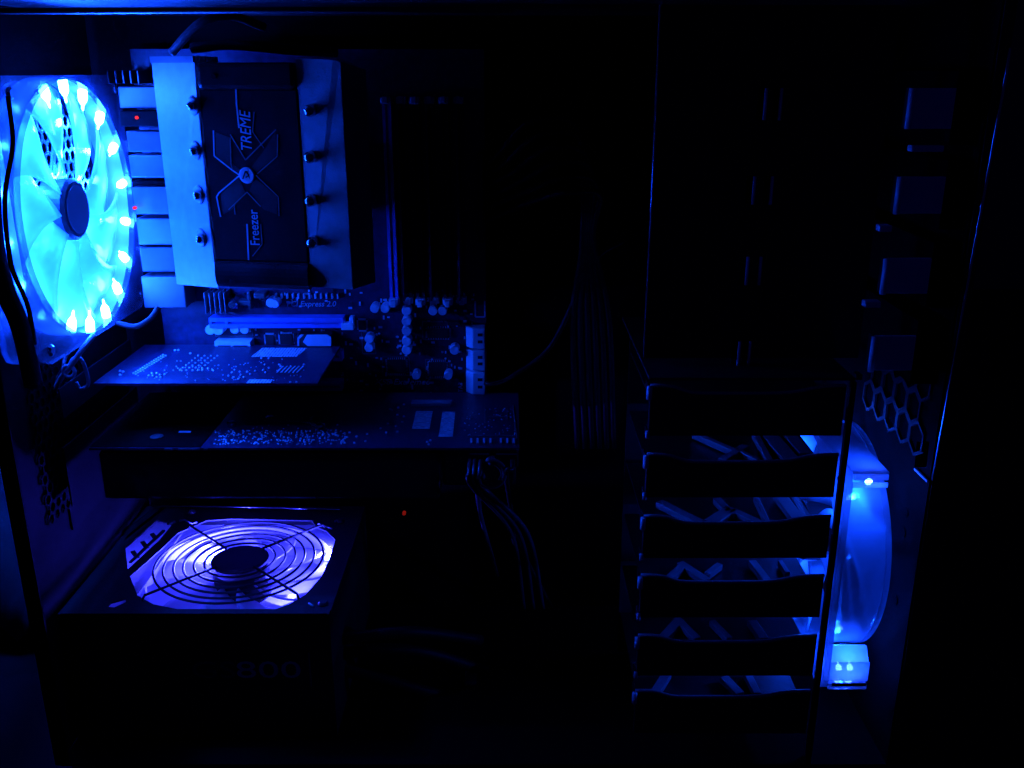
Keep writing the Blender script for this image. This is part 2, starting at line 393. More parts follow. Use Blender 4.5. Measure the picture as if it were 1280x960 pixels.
for k in range(6):
    z1 = zl(tops[k]) + .0012; z0 = zl(bots[k]); z0 = max(z0, ZF + .003)
    t = thing('drive_tray', 'black plastic hard drive tray, %s in the cage beside the front fan' % ordn[k], 'drive tray', (xl, YC, z0), 'hard drive trays in the cage')
    n = 24; pr = []
    dip = lambda u: .0045 * (1 / (1 + math.exp(-(u - .16) * 40))) * (1 / (1 + math.exp((u - .80) * 22)))
    prof = [(xl + (xr_ - xl) * i / n, z1 - dip(i / n)) for i in range(n + 1)]
    mb = MB()
    face = [(xl, YC, z0)] + [(x, YC, z) for x, z in prof] + [(xr_, YC, z0)]
    mb.prism([(x, y, z) for x, y, z in face], (0, .004, 0))
    obj('front', mb, 'black_plastic', t, .0005)
    # rounded upper rim, coloured paler than the front to stand for its lit edge
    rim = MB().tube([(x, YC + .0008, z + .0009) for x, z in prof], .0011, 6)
    obj('rim', rim, 'rim_lit_plastic', t, smooth=True)
    zr = z1 - .0075
    obj('tray_floor', MB().box((xl + .003, YC + .0045, zr - .006), (xr_ - .002, YC + .108, zr - .0048)), 'black_plastic', t)
    for (xa, ya, xb, yb, wd) in RIBS[k]:
        obj('rib', MB().strip(P(xa, ya, Z=zr), P(xb, yb, Z=zr), wd, .004, (0, 0, -1)), 'grey_plastic', t, .0004)
    obj('upper_tab', MB().box((xl - .0012, YC - .001, z1 - .0062 - .001 * (k == 0)), (xl - .0001, YC + .010, z1 + .001)), 'edge_metal', t, .0003)
    obj('tab_highlight', MB().tube([(xl - .0007, YC - .0016, z1 - .0062), (xl - .0007, YC - .0016, z1 + .001)], .0016, 12), 'white_plastic', t, smooth=True)  # white beads on the tabs stand for their lit tips
    if k < 5: obj('lower_tab', MB().box((xl - .0010, YC - .0005, z0 - .0008), (xl - .0001, YC + .008, z0 + .0036)), 'edge_metal', t, .0003); obj('tab_highlight', MB().tube([(xl - .0006, YC - .0012, z0 - .0006), (xl - .0006, YC - .0012, z0 + .0034)], .0012, 12), 'wire_white', t, smooth=True)

# ------------------------------------------------------------------ fans
def fan(t, c, a, e1, e2, Ro, S, T, nb, hub_r, frame_m, blade_m, sweep, bl_r0, bl_r1, h0, h1, twist, hub_h=(0, -.02), lobes=False, hub_m='black_plastic', barrel_m=None):
    """a: axis towards the viewer side, frame front face at h=0"""
    c, a, e1, e2 = [Vector(q) for q in (c, a, e1, e2)]
    L = lambda r, th, h: c + e1 * (r * math.cos(th)) + e2 * (r * math.sin(th)) + a * h
    n = 96; mb = MB()
    def outer(th, full):
        k = 1 / max(abs(math.cos(th)), abs(math.sin(th))); r = S * k
        r = min(r, S * 1.36)
        if not full and r < S * 1.5: r = Ro + .0018
        return r
    def flange(hA, hB, full):
        vs = []; fs = []
        for i in range(n):
            th = 2 * math.pi * i / n
            vs += [L(Ro, th, hA), L(max(outer(th, full), Ro + .0016), th, hA), L(max(outer(th, full), Ro + .0016), th, hB), L(Ro, th, hB)]
        for i in range(n):
            p, q = 4 * i, 4 * ((i + 1) % n)
            for k in range(4): fs.append((p + k, p + (k + 1) % 4, q + (k + 1) % 4, q + k))
        mb.add(vs, fs)
    flange(0, -.0035, True); flange(-T + .0035, -T, not lobes)
    vs = []; fs = []
    for i in range(n):
        th = 2 * math.pi * i / n; vs += [L(Ro, th, -.0036), L(Ro + .0014, th, -.0036), L(Ro + .0014, th, -T + .0036), L(Ro, th, -T + .0036)]
    for i in range(n):
        p, q = 4 * i, 4 * ((i + 1) % n)
        for k in range(4): fs.append((p + k, p + (k + 1) % 4, q + (k + 1) % 4, q + k))
    if barrel_m: obj('barrel', MB().add(vs, fs), barrel_m, t)
    else: mb.add(vs, fs)
    fr = obj('frame', mb, frame_m, t)
    for i in range(4):
        th = math.pi / 4 + i * math.pi / 2
        p = L(S * 1.26, th, .0004)
        obj('screw', MB().lathe(p, a, [(.0035, 0), (.0035, .0008), (.0022, .0018)], 12), 'nickel', fr)
    hb = obj('hub', MB().lathe(c, a, [(hub_r, hub_h[1]), (hub_r, hub_h[0] - .002), (hub_r * .9, hub_h[0]), (hub_r * .2, hub_h[0] + .0004)], 40), hub_m, t, smooth=False)
    me = None
    for b in range(nb):
        vs = []; fs = []; nr, na = 9, 9
        for i in range(nr):
            u = i / (nr - 1); r = bl_r0 + (bl_r1 - bl_r0) * u
            for j in range(na):
                w_ = j / (na - 1)
                th = 2 * math.pi * b / nb + (w_ - .5) * sweep * (1.0 + .1 * u) + twist * u * u
                h = h0 + (h1 - h0) * (w_ + .12 * math.sin(math.pi * w_)) * (1 - .25 * u)
                vs.append(L(r, th, h))
        for i in range(nr - 1):
            for j in range(na - 1): fs.append((i * na + j, i * na + j + 1, (i + 1) * na + j + 1, (i + 1) * na + j))
        obj('blade', MB().add(vs, fs), blade_m, t, solid=.0012, smooth=True)
    for i in range(4):
        th = math.pi / 4 + .3 + i * math.pi / 2
        obj('strut', MB().strip(L(hub_r * .8, th, -T + .0014), L(Ro + .001, th, -T + .0014), .004, .0012, -a), frame_m, t)
    return L
def led(t, p, d, m, r=.0017, ln=.004):
    p = Vector(p); d = Vector(d).normalized()
    return obj('diode', MB().lathe(p, d, [(r, 0), (r, ln * .36), (r * .92, ln * .5), (r * .6, ln * .62), (r * .3, ln * .72), (r * .2, ln * .96), (r * .05, ln)], 12), m, t, smooth=True)

# exhaust fan on the rear panel, axis along +x
ef = thing('exhaust_fan', 'clear acrylic case fan with a ring of glowing blue diodes on the rear panel', 'case fan', (FCX - .012, FCY, FCZ - .078))
L = fan(ef, (FCX, FCY, FCZ), (1, 0, 0), (0, 1, 0), (0, 0, 1), FR, .0775, .0225, 9, .0185, 'frost_frame', 'clear_blade', R(49), .019, .0725, -.019, -.006, R(14), (-.0045, -.02), hub_m='black_plastic', barrel_m='clear_blade')
NL = 18
for i in range(NL):
    th = 2 * math.pi * i / NL + .1
    far = math.cos(th) > -.45
    p = L(FR - .0002, th, -.0048 if far else -.010); q = L(FR - .012, th, -.0040 if far else -.010)
    led(ef, p, q - p, 'led_blue', .0027 if far else .0018, .013 if far else .005)  # far diodes drawn out into tips that stand for streaks of light
    spot('diode_light', L(FR - .007, th, -.0195), L(.01, th, -.012), BLUE, P_EXHAUST, .0025, ef, 165)
for i in range(4):
    th = math.pi / 4 + i * math.pi / 2
    lamp('hub_fill_light', L(.025, th, -.0215), BLUE, P_HUB, .003, ef)  # lamps added behind the hub to make the blade roots glow
obj('hub_sticker', MB().lathe(L(0, 0, -.0040), (1, 0, 0), [(.0145, 0), (.0145, .0002)], 32), 'dim_ink', ef)

# ------------------------------------------------------------------ motherboard
mbd = thing('motherboard', 'dark circuit board with slots, capacitors and ports fixed to the case tray', 'motherboard', (-.13, YB + .001, H - .29))
XB0, XB1 = -.250, P(607, 300, Y=YB).x
pcb = obj('circuit_board', MB().box((XB0, YB, H - .292), (XB1, YB + .0016, H + .013)), 'pcb', mbd)
def B(x, y): return P(x, y, Y=YB)
def block(name, xa, ya, xb, yb, h, m, parent=mbd, bev=.0003, base=0.0):
    a = B(xa, ya); b = B(xb, yb)
    return obj(name, MB().box((a.x, YB - base - .0002, a.z), (b.x, YB - base - h, b.z)), m, parent, bev)
# rear ports, from top to bottom (pixel rows on their own front faces)
ports = [(108, 135, .021, 'port_metal', .024), (139, 158, .024, 'black_matte', .022), (164, 190, .016, 'dark_plastic', .022), (194, 222, .017, 'port_metal', .022), (226, 232, .015, 'black_matte', .020),
         (234, 268, .018, 'port_metal', .022), (273, 306, .018, 'port_metal', .024), (309, 340, .018, 'dark_plastic', .024), (346, 385, .022, 'port_metal', .026)]
for ya, yb, h, m, ln in ports:
    yy = YB - h; za = P(190, ya, Y=yy).z; zb_ = P(190, yb, Y=yy).z
    q = obj('rear_port', MB().box((XB0 - .003, YB - .0003, zb_), (XB0 + ln, yy, za)), m, mbd, .0008)
    if False: obj('shell_tab', MB().box((XB0 + .004, yy - .0006, (za + zb_) / 2 - .002), (XB0 + .011, yy - .0001, (za + zb_) / 2 + .002)), 'nickel', q)
for (x, y) in ((171, 147), (168, 260)):
    p = P(x, y, Y=YB - .0245); obj('indicator_diode', MB().lathe(p, (0, -1, 0), [(.0011, -.002), (.0011, .0006), (.0006, .0012)], 10), 'led_red', mbd)
# voltage regulator heat sink above the ports, mostly dark
for i in range(5): block('heat_sink_fin', 150 + 9 * i, 88, 154 + 9 * i, 104, .022, 'dark_nickel')
# first expansion slot: two rails, groove, latch
def slot(xa, xb, y, m, hw=.0036, h=.0108):
    a = B(xa, y); b = B(xb, y); z = (a.z + b.z) / 2
    s = obj('expansion_slot', MB().box((a.x, YB - .0002, z - hw), (b.x, YB - h + .003, z + hw))
            .box((a.x, YB - h + .0029, z + .0009), (b.x, YB - h, z + hw)).box((a.x, YB - h + .0029, z - hw), (b.x, YB - h, z - .0009))
            .box((a.x, YB - h + .0029, z - .0008), (a.x + .002, YB - h, z + .0008)).box((b.x - .002, YB - h + .0029, z - .0008), (b.x, YB - h, z + .0008)), m, mbd)
    obj('key_rib', MB().box((a.x + .0115, YB - h + .002, z - .0008), (a.x + .0132, YB - h - .0003, z + .0008)), m, s)
    return s, a, b, z
s, a, b, z = slot(267, 432, 399, 'slot_blue')
obj('latch', MB().box((b.x - .001, YB - .006, z - .0045), (b.x + .0075, YB - .0135, z + .0002)).box((b.x + .0045, YB - .004, z + .0003), (b.x + .0075, YB - .0115, z + .0042)), 'white_plastic', s, .0004)
slot(274, 318, 428, 'white_plastic')
for y in (441, 478, 512): slot(290, 430, y, 'slot_blue', h=.009)
# round capacitors, three of them standing for reflections on the card
capm = {}
def cap(x, y, r, h=.0095, m='cap_top'):
    key = (r, h, m)
    if key not in capm:
        q = MB().lathe((0, 0, 0), (0, -1, 0), [(r, .0002), (r, .001), (r * .94, .0015), (r, .002), (r, h - .0008), (r * .9, h), (r * .2, h - .0001)], 18)
        capm[key] = q.mesh('capacitor'); capm[key].materials.append(M[m])
    p = P(x, y, Y=YB - h)
    return obj('capacitor', capm[key], m, mbd, loc=(p.x, YB, p.z))
for x, y, r in ((272, 412, .0042), (293, 412, .0033), (305, 412, .0033), (262, 413, .0034), (338, 379, .0033), (343, 380, .0030),
                (468, 386, .0032), (481, 386, .0032), (508, 389, .0034), (508, 402, .0034), (508, 414, .0034), (508, 427, .0034), (508, 438, .0034),
                (541, 389, .0032), (553, 389, .0032), (461, 424, .0032), (461, 435, .0032), (568, 438, .0034), (279, 441, .003), (295, 440, .003), (309, 440, .003),  # last three on this row shape reflections on the expansion card
                (520, 470, .003), (560, 470, .003)):
    cap(x, y, r)
# heat sinks and brackets under the cooler
for i in range(5): block('heat_sink_fin', 263 + 6 * i, 360, 266.5 + 6 * i, 386, .016, 'aluminium')
block('mount_bracket', 296, 372, 318, 378, .010, 'port_metal', bev=.0008)
block('mount_bracket', 312, 362, 318, 384, .008, 'port_metal', bev=.0008)
block('mount_bracket', 322, 362, 337, 369, .012, 'port_metal', bev=.001)
p = B(297, 375); obj('mount_screw', MB().lathe(p, (0, -1, 0), [(.0034, 0), (.0034, .013), (.0025, .0148)], 14), 'nickel', mbd)
for i in range(12): block('choke_leg', 345 + 7 * i, 366, 347 + 7 * i, 372, .004, 'solder', bev=0)
# chip set heat sink with pale striped cover plate
yy = YB - .012
cpts = lambda l: [P(x, y, Y=yy) for x, y in l]
hs = obj('chipset_heat_sink', MB().box((P(371, 419, Y=yy).x, YB - .0002, P(371, 440, Y=yy).z), (P(414, 419, Y=yy).x, yy + .0004, P(371, 419, Y=yy).z)), 'dark_nickel', mbd, .0005)
obj('cover_plate', MB().prism(cpts([(384, 418), (409, 418), (414, 421), (414, 432), (385, 432), (379, 427)]), (0, -.0012, 0)), 'white_plastic', hs)
obj('cover_stripe', MB().prism(cpts([(372, 432), (372, 422), (376, 418), (380, 418), (374, 424), (374, 432)]), (0, -.0008, 0)), 'silk', hs)
obj('cover_side', MB().prism([P(414, 434, Y=yy), P(414, 446, Y=yy), P(404, 452, Y=yy), P(407, 444, Y=yy)], (0, .004, 0)), 'grey_plastic', hs)
# chips with leads
for x0, y0, x1, y1 in ((534, 410, 562, 422), (484, 449, 508, 466), (536, 452, 558, 470), (350, 417, 366, 430), (448, 400, 458, 412), (332, 418, 344, 432)):
    ch = block('chip', x0, y0, x1, y1, .0018, 'chip', bev=.0002)
    a = B(x0, y0); b = B(x1, y1); ml = MB(); n = 9
    for i in range(n):
        u = (i + .5) / n; x = a.x + (b.x - a.x) * u; z = a.z + (b.z - a.z) * u
        ml.box((x - .0002, YB - .0001, a.z + .0012), (x + .0002, YB - .0006, a.z)).box((x - .0002, YB - .0001, b.z), (x + .0002, YB - .0006, b.z - .0012))
        ml.box((a.x - .0012, YB - .0001, z - .0002), (a.x, YB - .0006, z + .0002)).box((b.x, YB - .0001, z - .0002), (b.x + .0012, YB - .0006, z + .0002))
    q = obj('leads', ml, 'solder', ch); q['kind'] = 'stuff'
# crowd of tiny surface parts
ms = MB(); ms2 = MB()
for i in range(420):
    x = random.uniform(268, 600); y = random.uniform(362, 500)
    if 440 > x and 385 < y < 408: continue
    p = B(x, y); a, b = random.choice(((.0009, .0005), (.0005, .0009), (.0013, .0007), (.0006, .0014)))
    (ms if random.random() < .55 else ms2).box((p.x - a, YB - .0001, p.z - b), (p.x + a, YB - random.uniform(.0005, .0012), p.z + b))
for (x, y) in ((497, 421), (497, 434), (501, 442), (553, 440), (557, 448), (540, 449), (500, 426), (471, 418), (474, 417)):
    p = B(x, y); ms.lathe(p, (0, -1, 0), [(.0009, .0001), (.0006, .0012)], 8)
q = obj('surface_parts', ms, 'solder', mbd); q['kind'] = 'stuff'
q = obj('surface_resistors', ms2, 'chip', mbd); q['kind'] = 'stuff'
# silk screen outlines
def outline(xa, ya, xb, yb, wdt=.0006, m='silk', bottom_only=False):
    a = B(xa, ya); b = B(xb, yb); y = YB - .0003; k = MB()
    seg = [((a.x, y, a.z), (a.x, y, b.z)), ((a.x, y, b.z), (b.x, y, b.z)), ((b.x, y, b.z), (b.x, y, a.z))]
    if not bottom_only: seg.append(((b.x, y, a.z), (a.x, y, a.z)))
    for p, q in seg: k.strip(p, q, wdt, .0001, (0, -1, 0))
    return obj('silkscreen_line', k, m, mbd)
outline(594, 376, 606, 396, .0011, bottom_only=True)
outline(528, 402, 562, 424, m='dim_ink'); outline(478, 446, 512, 469, m='dim_ink'); outline(532, 449, 562, 473, m='dim_ink'); outline(452, 415, 470, 442, m='dim_ink'); outline(268, 404, 316, 420, m='dim_ink')
ux, uz = (1, 0, 0), (0, 0, 1)
text('PCI Express 2.0', 'lettering', B(358, 380) + Vector((0, -.0003, 0)), ux, uz, .0056, 'silk', mbd, shear=.25, xs=.98)
text('ASRock', 'lettering', B(408, 475) + Vector((0, -.0003, 0)), ux, uz, .0058, 'dim_ink', mbd, shear=.3, xs=1.15)
text('X58 Extreme6', 'lettering', B(468, 477.5) + Vector((0, -.0003, 0)), ux, uz, .0062, 'silk', mbd, shear=.3, xs=1.10)
text('SATA3', 'lettering', B(576, 499) + Vector((0, -.0003, 0)), uz, (-1, 0, 0), .0046, 'silk', mbd)
# three white drive data ports standing at the board edge
sat = [(410, 437), (438.5, 464), (465.5, 494)]
for ya, yb in sat:
    h = .0115; yy = YB - h
    z1 = P(593, ya, Y=yy).z; z0 = P(593, yb, Y=yy).z
    xa = P(582.5, ya, Y=YB - .004).x; xm = P(591, ya, Y=yy).x; xb = P(605.5, ya, Y=yy).x
    sp = obj('data_port', MB().prism([(xa, YB - .0002, z0 + .0003), (xa, YB - .005, z0 + .0003), (xm, yy, z0 + .0003), (xb, yy, z0 + .0003), (xb, YB - .0002, z0 + .0003)], (0, 0, z1 - z0 - .0006)), 'white_plastic', mbd, .0004)
    for u in (.36, .68):
        zc = z0 + (z1 - z0) * u
        obj('port_opening', MB().box((P(597, ya, Y=yy).x, yy - .0002, zc - .0011), (P(603, ya, Y=yy).x, yy + .001, zc + .0011)), 'chip', sp)
# memory slots: six, latches top and bottom
sx = [493, 510, 526, 543, 560, 577]
for i, x in enumerate(sx):
    bx_ = P(x, 378, Y=YB - .006).x; z0 = P(x, 372, Y=YB - .006).z; z1 = P(x, 130, Y=YB - .006).z
    ds = obj('memory_slot', MB().box((bx_ - .0030, YB - .0002, z0), (bx_ - .0009, YB - .0065, z1)).box((bx_ + .0009, YB - .0002, z0), (bx_ + .0030, YB - .0065, z1)).box((bx_ - .0008, YB - .0002, z0), (bx_ + .0008, YB - .0025, z1)), 'chip' if i else 'slot_blue', mbd)
    hh = .015 if i % 2 == 0 else .008
    for zz, s in ((z0, -1), (z1, 1)):
        obj('latch', MB().box((bx_ - .0034, YB - .001, zz), (bx_ + .0034, YB - hh * .7, zz + s * .0045)).box((bx_ - .0018, YB - .003, zz + s * .0006), (bx_ + .0018, YB - hh, zz + s * .0050)), 'white_plastic', ds, .0004)
# main power socket at the edge, fan header, red status diode
block('power_socket', 598, 190, 606, 300, .012, 'black_plastic', bev=.0006)
block('pin_header', 560, 400, 575, 404, .007, 'chip'); block('pin_header', 430, 505, 470, 509, .006, 'chip')
p = P(505, 642, Y=YB - .003); obj('status_diode', MB().lathe(p, (0, -1, 0), [(.0014, -.0025), (.0014, .0004), (.0007, .0012)], 10), 'led_red_dim', mbd)

# memory sticks
for k, i in enumerate((1, 3, 5)):
    bx_ = P(sx[i], 378, Y=YB - .006).x; z0 = P(sx[i], 366, Y=YB - .006).z; z1 = P(sx[i], 136, Y=YB - .006).z
    t = thing('memory_module', 'dark memory module standing in a slot, %s from the processor cooler' % ('first', 'second', 'third')[k], 'memory module', (bx_, YB, z0), 'memory modules')
    obj('stick_board', MB().box((bx_ - .0006, YB - .003, z0), (bx_ + .0006, YB - .031, z1)), 'pcb', t)
    for j in range(8):
        za = z0 + .004 + (z1 - z0 - .016) * j / 8
        obj('memory_chip', MB().box((bx_ - .0017, YB - .014, za), (bx_ - .0007, YB - .027, za + .010)), 'chip', t)

# ------------------------------------------------------------------ processor cooler
cc = thing('cpu_cooler', 'black tower cooler with aluminium fin stacks either side of a printed fan shroud', 'cooler', (-.13, YB, H - .06))
ZC1 = P(220, 70, Y=.56).z; ZC0 = P(240, 358, Y=.553).z
# left fin stack: plates tilted towards the rear fan
a0 = P(192, 75, Y=.582); a1 = P(256, 75, Y=.553)
lx0 = P(205, 215, Y=.582).x; lx1 = P(257, 215, Y=.553).x
tl = Vector((lx1 - lx0, .553 - .582, 0))
def finplate(y_off, jag=False):
    x0, x1 = lx0, lx1
    zb0 = P(217, 355, Y=.582).z; zb1 = P(263, 360, Y=.553).z
    pts = [(x0, .582 + y_off, zb0), (x0, .582 + y_off, ZC1)]
    n = 14
    pts += [(x1 + (.0008 * math.sin(i * 2.4) if jag else 0), .553 + y_off, ZC1 + (zb1 - ZC1) * i / n) for i in range(n + 1)]
    return MB().prism(pts, (.0003, .0006, 0))
for k in range(10): obj('fin', finplate(.0048 * k, k == 0), 'aluminium', cc)
# bent rim on the top fin
obj('fin_rim', MB().strip((lx0, .5816, ZC1 - .0018), (lx1, .5526, ZC1 - .0018), .0036, .0009, (-.5, -.86, 0)), 'port_metal', cc)
def on_left(x, y):
    # intersection of the pixel ray with the tilted plate
    r = P(x, y, Y=1.0) - Vector((0, 0, H)); n = Vector((-tl.y, tl.x, 0)) * -1
    q = Vector((lx0, .582, 0)); s = (q.x * n.x + q.y * n.y) / (r.x * n.x + r.y * n.y)
    return r * s + Vector((0, 0, H))
for x, y in ((243, 132), (246, 188), (250, 243), (253, 297)):
    p = on_left(x, y); obj('heat_pipe', MB().lathe(p, (0, -1, 0), [(.0030, -.004), (.0030, .003), (.0026, .0055), (.0018, .0078), (.0003, .0082)], 16), 'nickel', cc, smooth=True)
    obj('pipe_collar', MB().lathe(p, Vector((tl.y, -tl.x, 0)).normalized(), [(.0058, 0), (.0048, .0016), (.0030, .0018)], 18), 'aluminium', cc, smooth=True)
# right fin stack
ry = .541; rx0 = P(377, 215, Y=ry).x; rx1 = P(434, 215, Y=ry).x
rz1 = P(400, 75, Y=ry).z; rz0 = P(400, 360, Y=ry).z
for k in range(10):
    y = ry + .0048 * k
    obj('fin', MB().prism([(rx0, y + .004, rz0), (rx1, y - .004, rz0), (rx1, y - .004, rz1 - .001), (rx1 - .004, y - .0034, rz1), (rx0, y + .004, rz1 + .001)], (0, .0006, 0)), 'aluminium', cc)
obj('side_fold', MB().prism([(rx1 + .0004, ry - .0036, rz0), (rx1 + .0105, ry + .016, rz0), (rx1 + .0105, ry + .016, rz1 - .005), (rx1 + .0004, ry - .0036, rz1 - .001)], (0, .0008, 0)), 'aluminium', cc)
for x, y in ((389, 138), (389, 196), (390, 250), (392, 302)):
    p = P(x, y, Y=ry); obj('heat_pipe', MB().lathe(p, (0, -1, 0), [(.0034, -.002), (.0034, .004), (.0030, .0060), (.0018, .0074), (.0003, .0078)], 16), 'nickel', cc, smooth=True)
# fan shroud between the stacks, its face turned slightly to the rear fan
sx0 = lx1 + .0008; sx1 = rx0 - .0006
SYA, SYB = .5535, .5445                      # face depth at its rear and front edge
def face_y(x): return SYA + (SYB - SYA) * (x - sx0) / (sx1 - sx0)
def S2(x, y, off=0.0):
    d = P(x, y, Y=1.0) - Vector((0, 0, H)); kx = (SYB - SYA) / (sx1 - sx0)
    t_ = (SYA + off - kx * sx0) / (1 - kx * d.x)
    return d * t_ + Vector((0, 0, H))
sy = .549
sz1 = S2(310, 78).z; sz0 = S2(310, 360).z; zp1 = S2(310, 112).z; zp0 = S2(310, 326).z
def wedge(off, back, z0, z1): return MB().prism([(sx0, SYA + off, z0), (sx1, SYB + off, z0), (sx1, back, z0), (sx0, back, z0)], (0, 0, z1 - z0))
sh = obj('shroud', wedge(0, .61, zp0 + .0002, zp1 - .0002), 'gloss_plastic', cc, .0004)
obj('upper_bar', wedge(-.003, .61, zp1, sz1), 'gloss_plastic', sh, .0025)
lb = MB(); n = 10; vs = []
prof = [(.002 - .007 * math.sin(math.pi * i / n), zp0 + (sz0 - zp0) * (1 - math.cos(math.pi * i / n)) / 2) for i in range(n + 1)]
for xx, yy_ in ((sx0, SYA), (sx1, SYB)): vs += [(xx, yy_ + o_, z) for o_, z in prof] + [(xx, .61, sz0), (xx, .61, zp0)]
m_ = n + 3
lb.add(vs, [tuple(range(m_))[::-1], tuple(range(m_, 2 * m_))] + [(i, (i + 1) % m_, m_ + (i + 1) % m_, m_ + i) for i in range(m_)])
obj('lower_bar', lb, 'gloss_plastic', sh, smooth=False)
NF = Vector((SYB - SYA, -(sx1 - sx0), 0)).normalized()
for y in (96,):
    p = S2(267, y, -.0032); obj('shroud_screw', MB().lathe(p, (0, -1, 0), [(.0016, 0), (.0014, .0008)], 12), 'nickel', sh)
def logo(pts, wdt, m):
    k = MB(); p = [S2(*q) for q in pts]
    for i in range(len(p) - 1): k.strip(p[i], p[i + 1], wdt, .0004, NF)
    return obj('logo_line', k, m, sh)
logo([(267, 163), (268, 195), (291, 213), (300, 219)], .0007, 'silk'); logo([(291, 213), (289, 205), (288, 172)], .0005, 'dim_ink')
logo([(300, 219), (274, 241), (271, 246), (276, 271)], .0007, 'silk')
logo([(345, 162), (307, 200), (288, 168)], .0006, 'dim_ink'); logo([(347, 168), (347, 195), (322, 217)], .0006, 'dim_ink')
logo([(320, 219), (348, 246), (349, 270)], .0005, 'dim_ink'); logo([(286, 262), (309, 240), (326, 258)], .0005, 'dim_ink')
logo([(295, 107), (296, 131), (299, 160)], .0008, 'silk'); logo([(318, 140), (316, 165), (330, 185)], .0005, 'dim_ink')
logo([(309, 280), (311, 325)], .0008, 'silk'); logo([(326, 280), (328, 305), (316, 320)], .0005, 'dim_ink'); logo([(293, 256), (294, 268)], .0005, 'dim_ink')
for poly in ([(269, 165), (287, 172), (289, 203), (306, 217), (296, 217), (270, 196)], [(344, 165), (346, 194), (320, 215), (312, 212), (333, 184)],
             [(298, 222), (276, 243), (279, 268), (290, 262), (307, 240)], [(318, 222), (346, 246), (346, 268), (330, 262), (312, 238)]):
    obj('logo_panel', MB().prism([S2(*q) for q in poly], NF * .0002), 'black_plastic', sh)
pc = S2(309, 219)
obj('badge', MB().lathe(pc, NF, [(.0046, 0), (.0046, .0008), (.0042, .001)], 30), 'silk', sh)
q = pc + NF * .0011
k = MB(); k.strip(q + Vector((-.0022, 0, -.002)), q + Vector((-.0002, 0, .0024)), .0008, .0002, (0, -1, 0)); k.strip(q + Vector((.0002, 0, .0024)), q + Vector((.0022, 0, -.002)), .0008, .0002, (0, -1, 0)); k.strip(q + Vector((-.0004, 0, -.0012)), q + Vector((.0020, 0, .0006)), .0007, .0002, (0, -1, 0))
obj('badge_emblem', k, 'chip', sh)
TV = Vector((sx0 - sx1, SYA - SYB, 0))
up = (S2(307, 128) - S2(310, 190)).normalized()
text('TREME', 'lettering', S2(309.5, 190) + NF * .0004, up, TV, .0092, 'silk', sh, shear=.25, xs=.80)
up = (S2(316, 248) - S2(320, 307)).normalized()
text('Freezer', 'lettering', S2(320, 307) + NF * .0004, up, TV, .0082, 'silk', sh, xs=.82)
obj('heat_pipe_base', MB().box((-.155, .612, H - .095), (-.105, YB - .0025, H - .045)), 'nickel', cc, .001)

# ------------------------------------------------------------------ sound card
ZS = H - .186
sc_t = thing('expansion_card', 'short expansion card with white stickers below the cooler, shining under the rear fan', 'expansion card', (-.19, .60, ZS))
SXr = -.122
obj('card_board', MB().prism([(-.262, .5605, ZS), (SXr, .5605, ZS), (SXr, .645, ZS), (SXr - .03, .648, ZS), (-.262, .648, ZS)], (0, 0, -.0016)), 'card_pcb', sc_t)
obj('card_bracket', MB().box((-.2745, .54, ZS - .016), (-.2735, .652, ZS + .003)), 'dark_nickel', sc_t)
def quad_on(z, pts, th=.00015): return MB().prism([P(x, y, Z=z + .0002) for x, y in pts], (0, 0, th))
obj('sticker', quad_on(ZS, [(328, 435), (384, 435), (371, 446), (314, 446)]), 'paper_label', sc_t)
obj('sticker', quad_on(ZS, [(312, 474.5), (341, 474.5), (338, 479), (308, 479)]), 'paper_label', sc_t)
dots = MB()
def dot(x, y, r, z, store):
    p = P(x, y, Z=z); store.lathe(p, (0, 0, 1), [(r, 0), (r * .8, r * .7), (r * .2, r)], 6)
for i in range(14):
    u = i / 13; dot(167 + 37 * u, 467 - 23 * u, .0008, ZS, dots); dot(170 + 37 * u, 468 - 23 * u, .0008, ZS, dots)
for i in range(7):
    for j in range(4): dot(225 + 8 * j + 4.2 * i * .9, 463 - 3.0 * i, .0007, ZS, dots)
for x, y in ((186, 470), (190, 467), (191, 470), (196, 467), (196, 472), (200, 469), (201, 472), (206, 468), (248, 463), (253, 463), (253, 461), (260, 461), (266, 463), (238, 442), (219, 438), (223, 438), (150, 469), (154, 465), (150, 464),
             (290, 466), (300, 465), (301, 469), (305, 472), (309, 465), (313, 468), (319, 464), (327, 448), (336, 448), (331, 456), (336, 460), (329, 463), (332, 466), (349, 456), (351, 458), (380, 456), (363, 478), (371, 478), (286, 470), (292, 472), (298, 474)):
    dot(x, y, .0009, ZS, dots)
for x in range(346, 372, 5):
    a = P(x, 466, Z=ZS + .0003); b = P(x + 8, 458, Z=ZS + .0003); dots.strip(a, b, .0008, .0004, (0, 0, 1))
for i in range(90):
    dot(random.uniform(170, 380), random.uniform(449, 476), random.uniform(.0003, .0006), ZS, dots)
q = obj('solder_points', dots, 'solder', sc_t); q['kind'] = 'stuff'
for (x, y) in ((230, 470), (300, 470), (350, 470)):
    p = P(x, y, Z=ZS - .0018); obj('card_chip', MB().box((p.x - .007, .59, ZS - .0034), (p.x + .007, .605, ZS - .0018)), 'chip', sc_t)

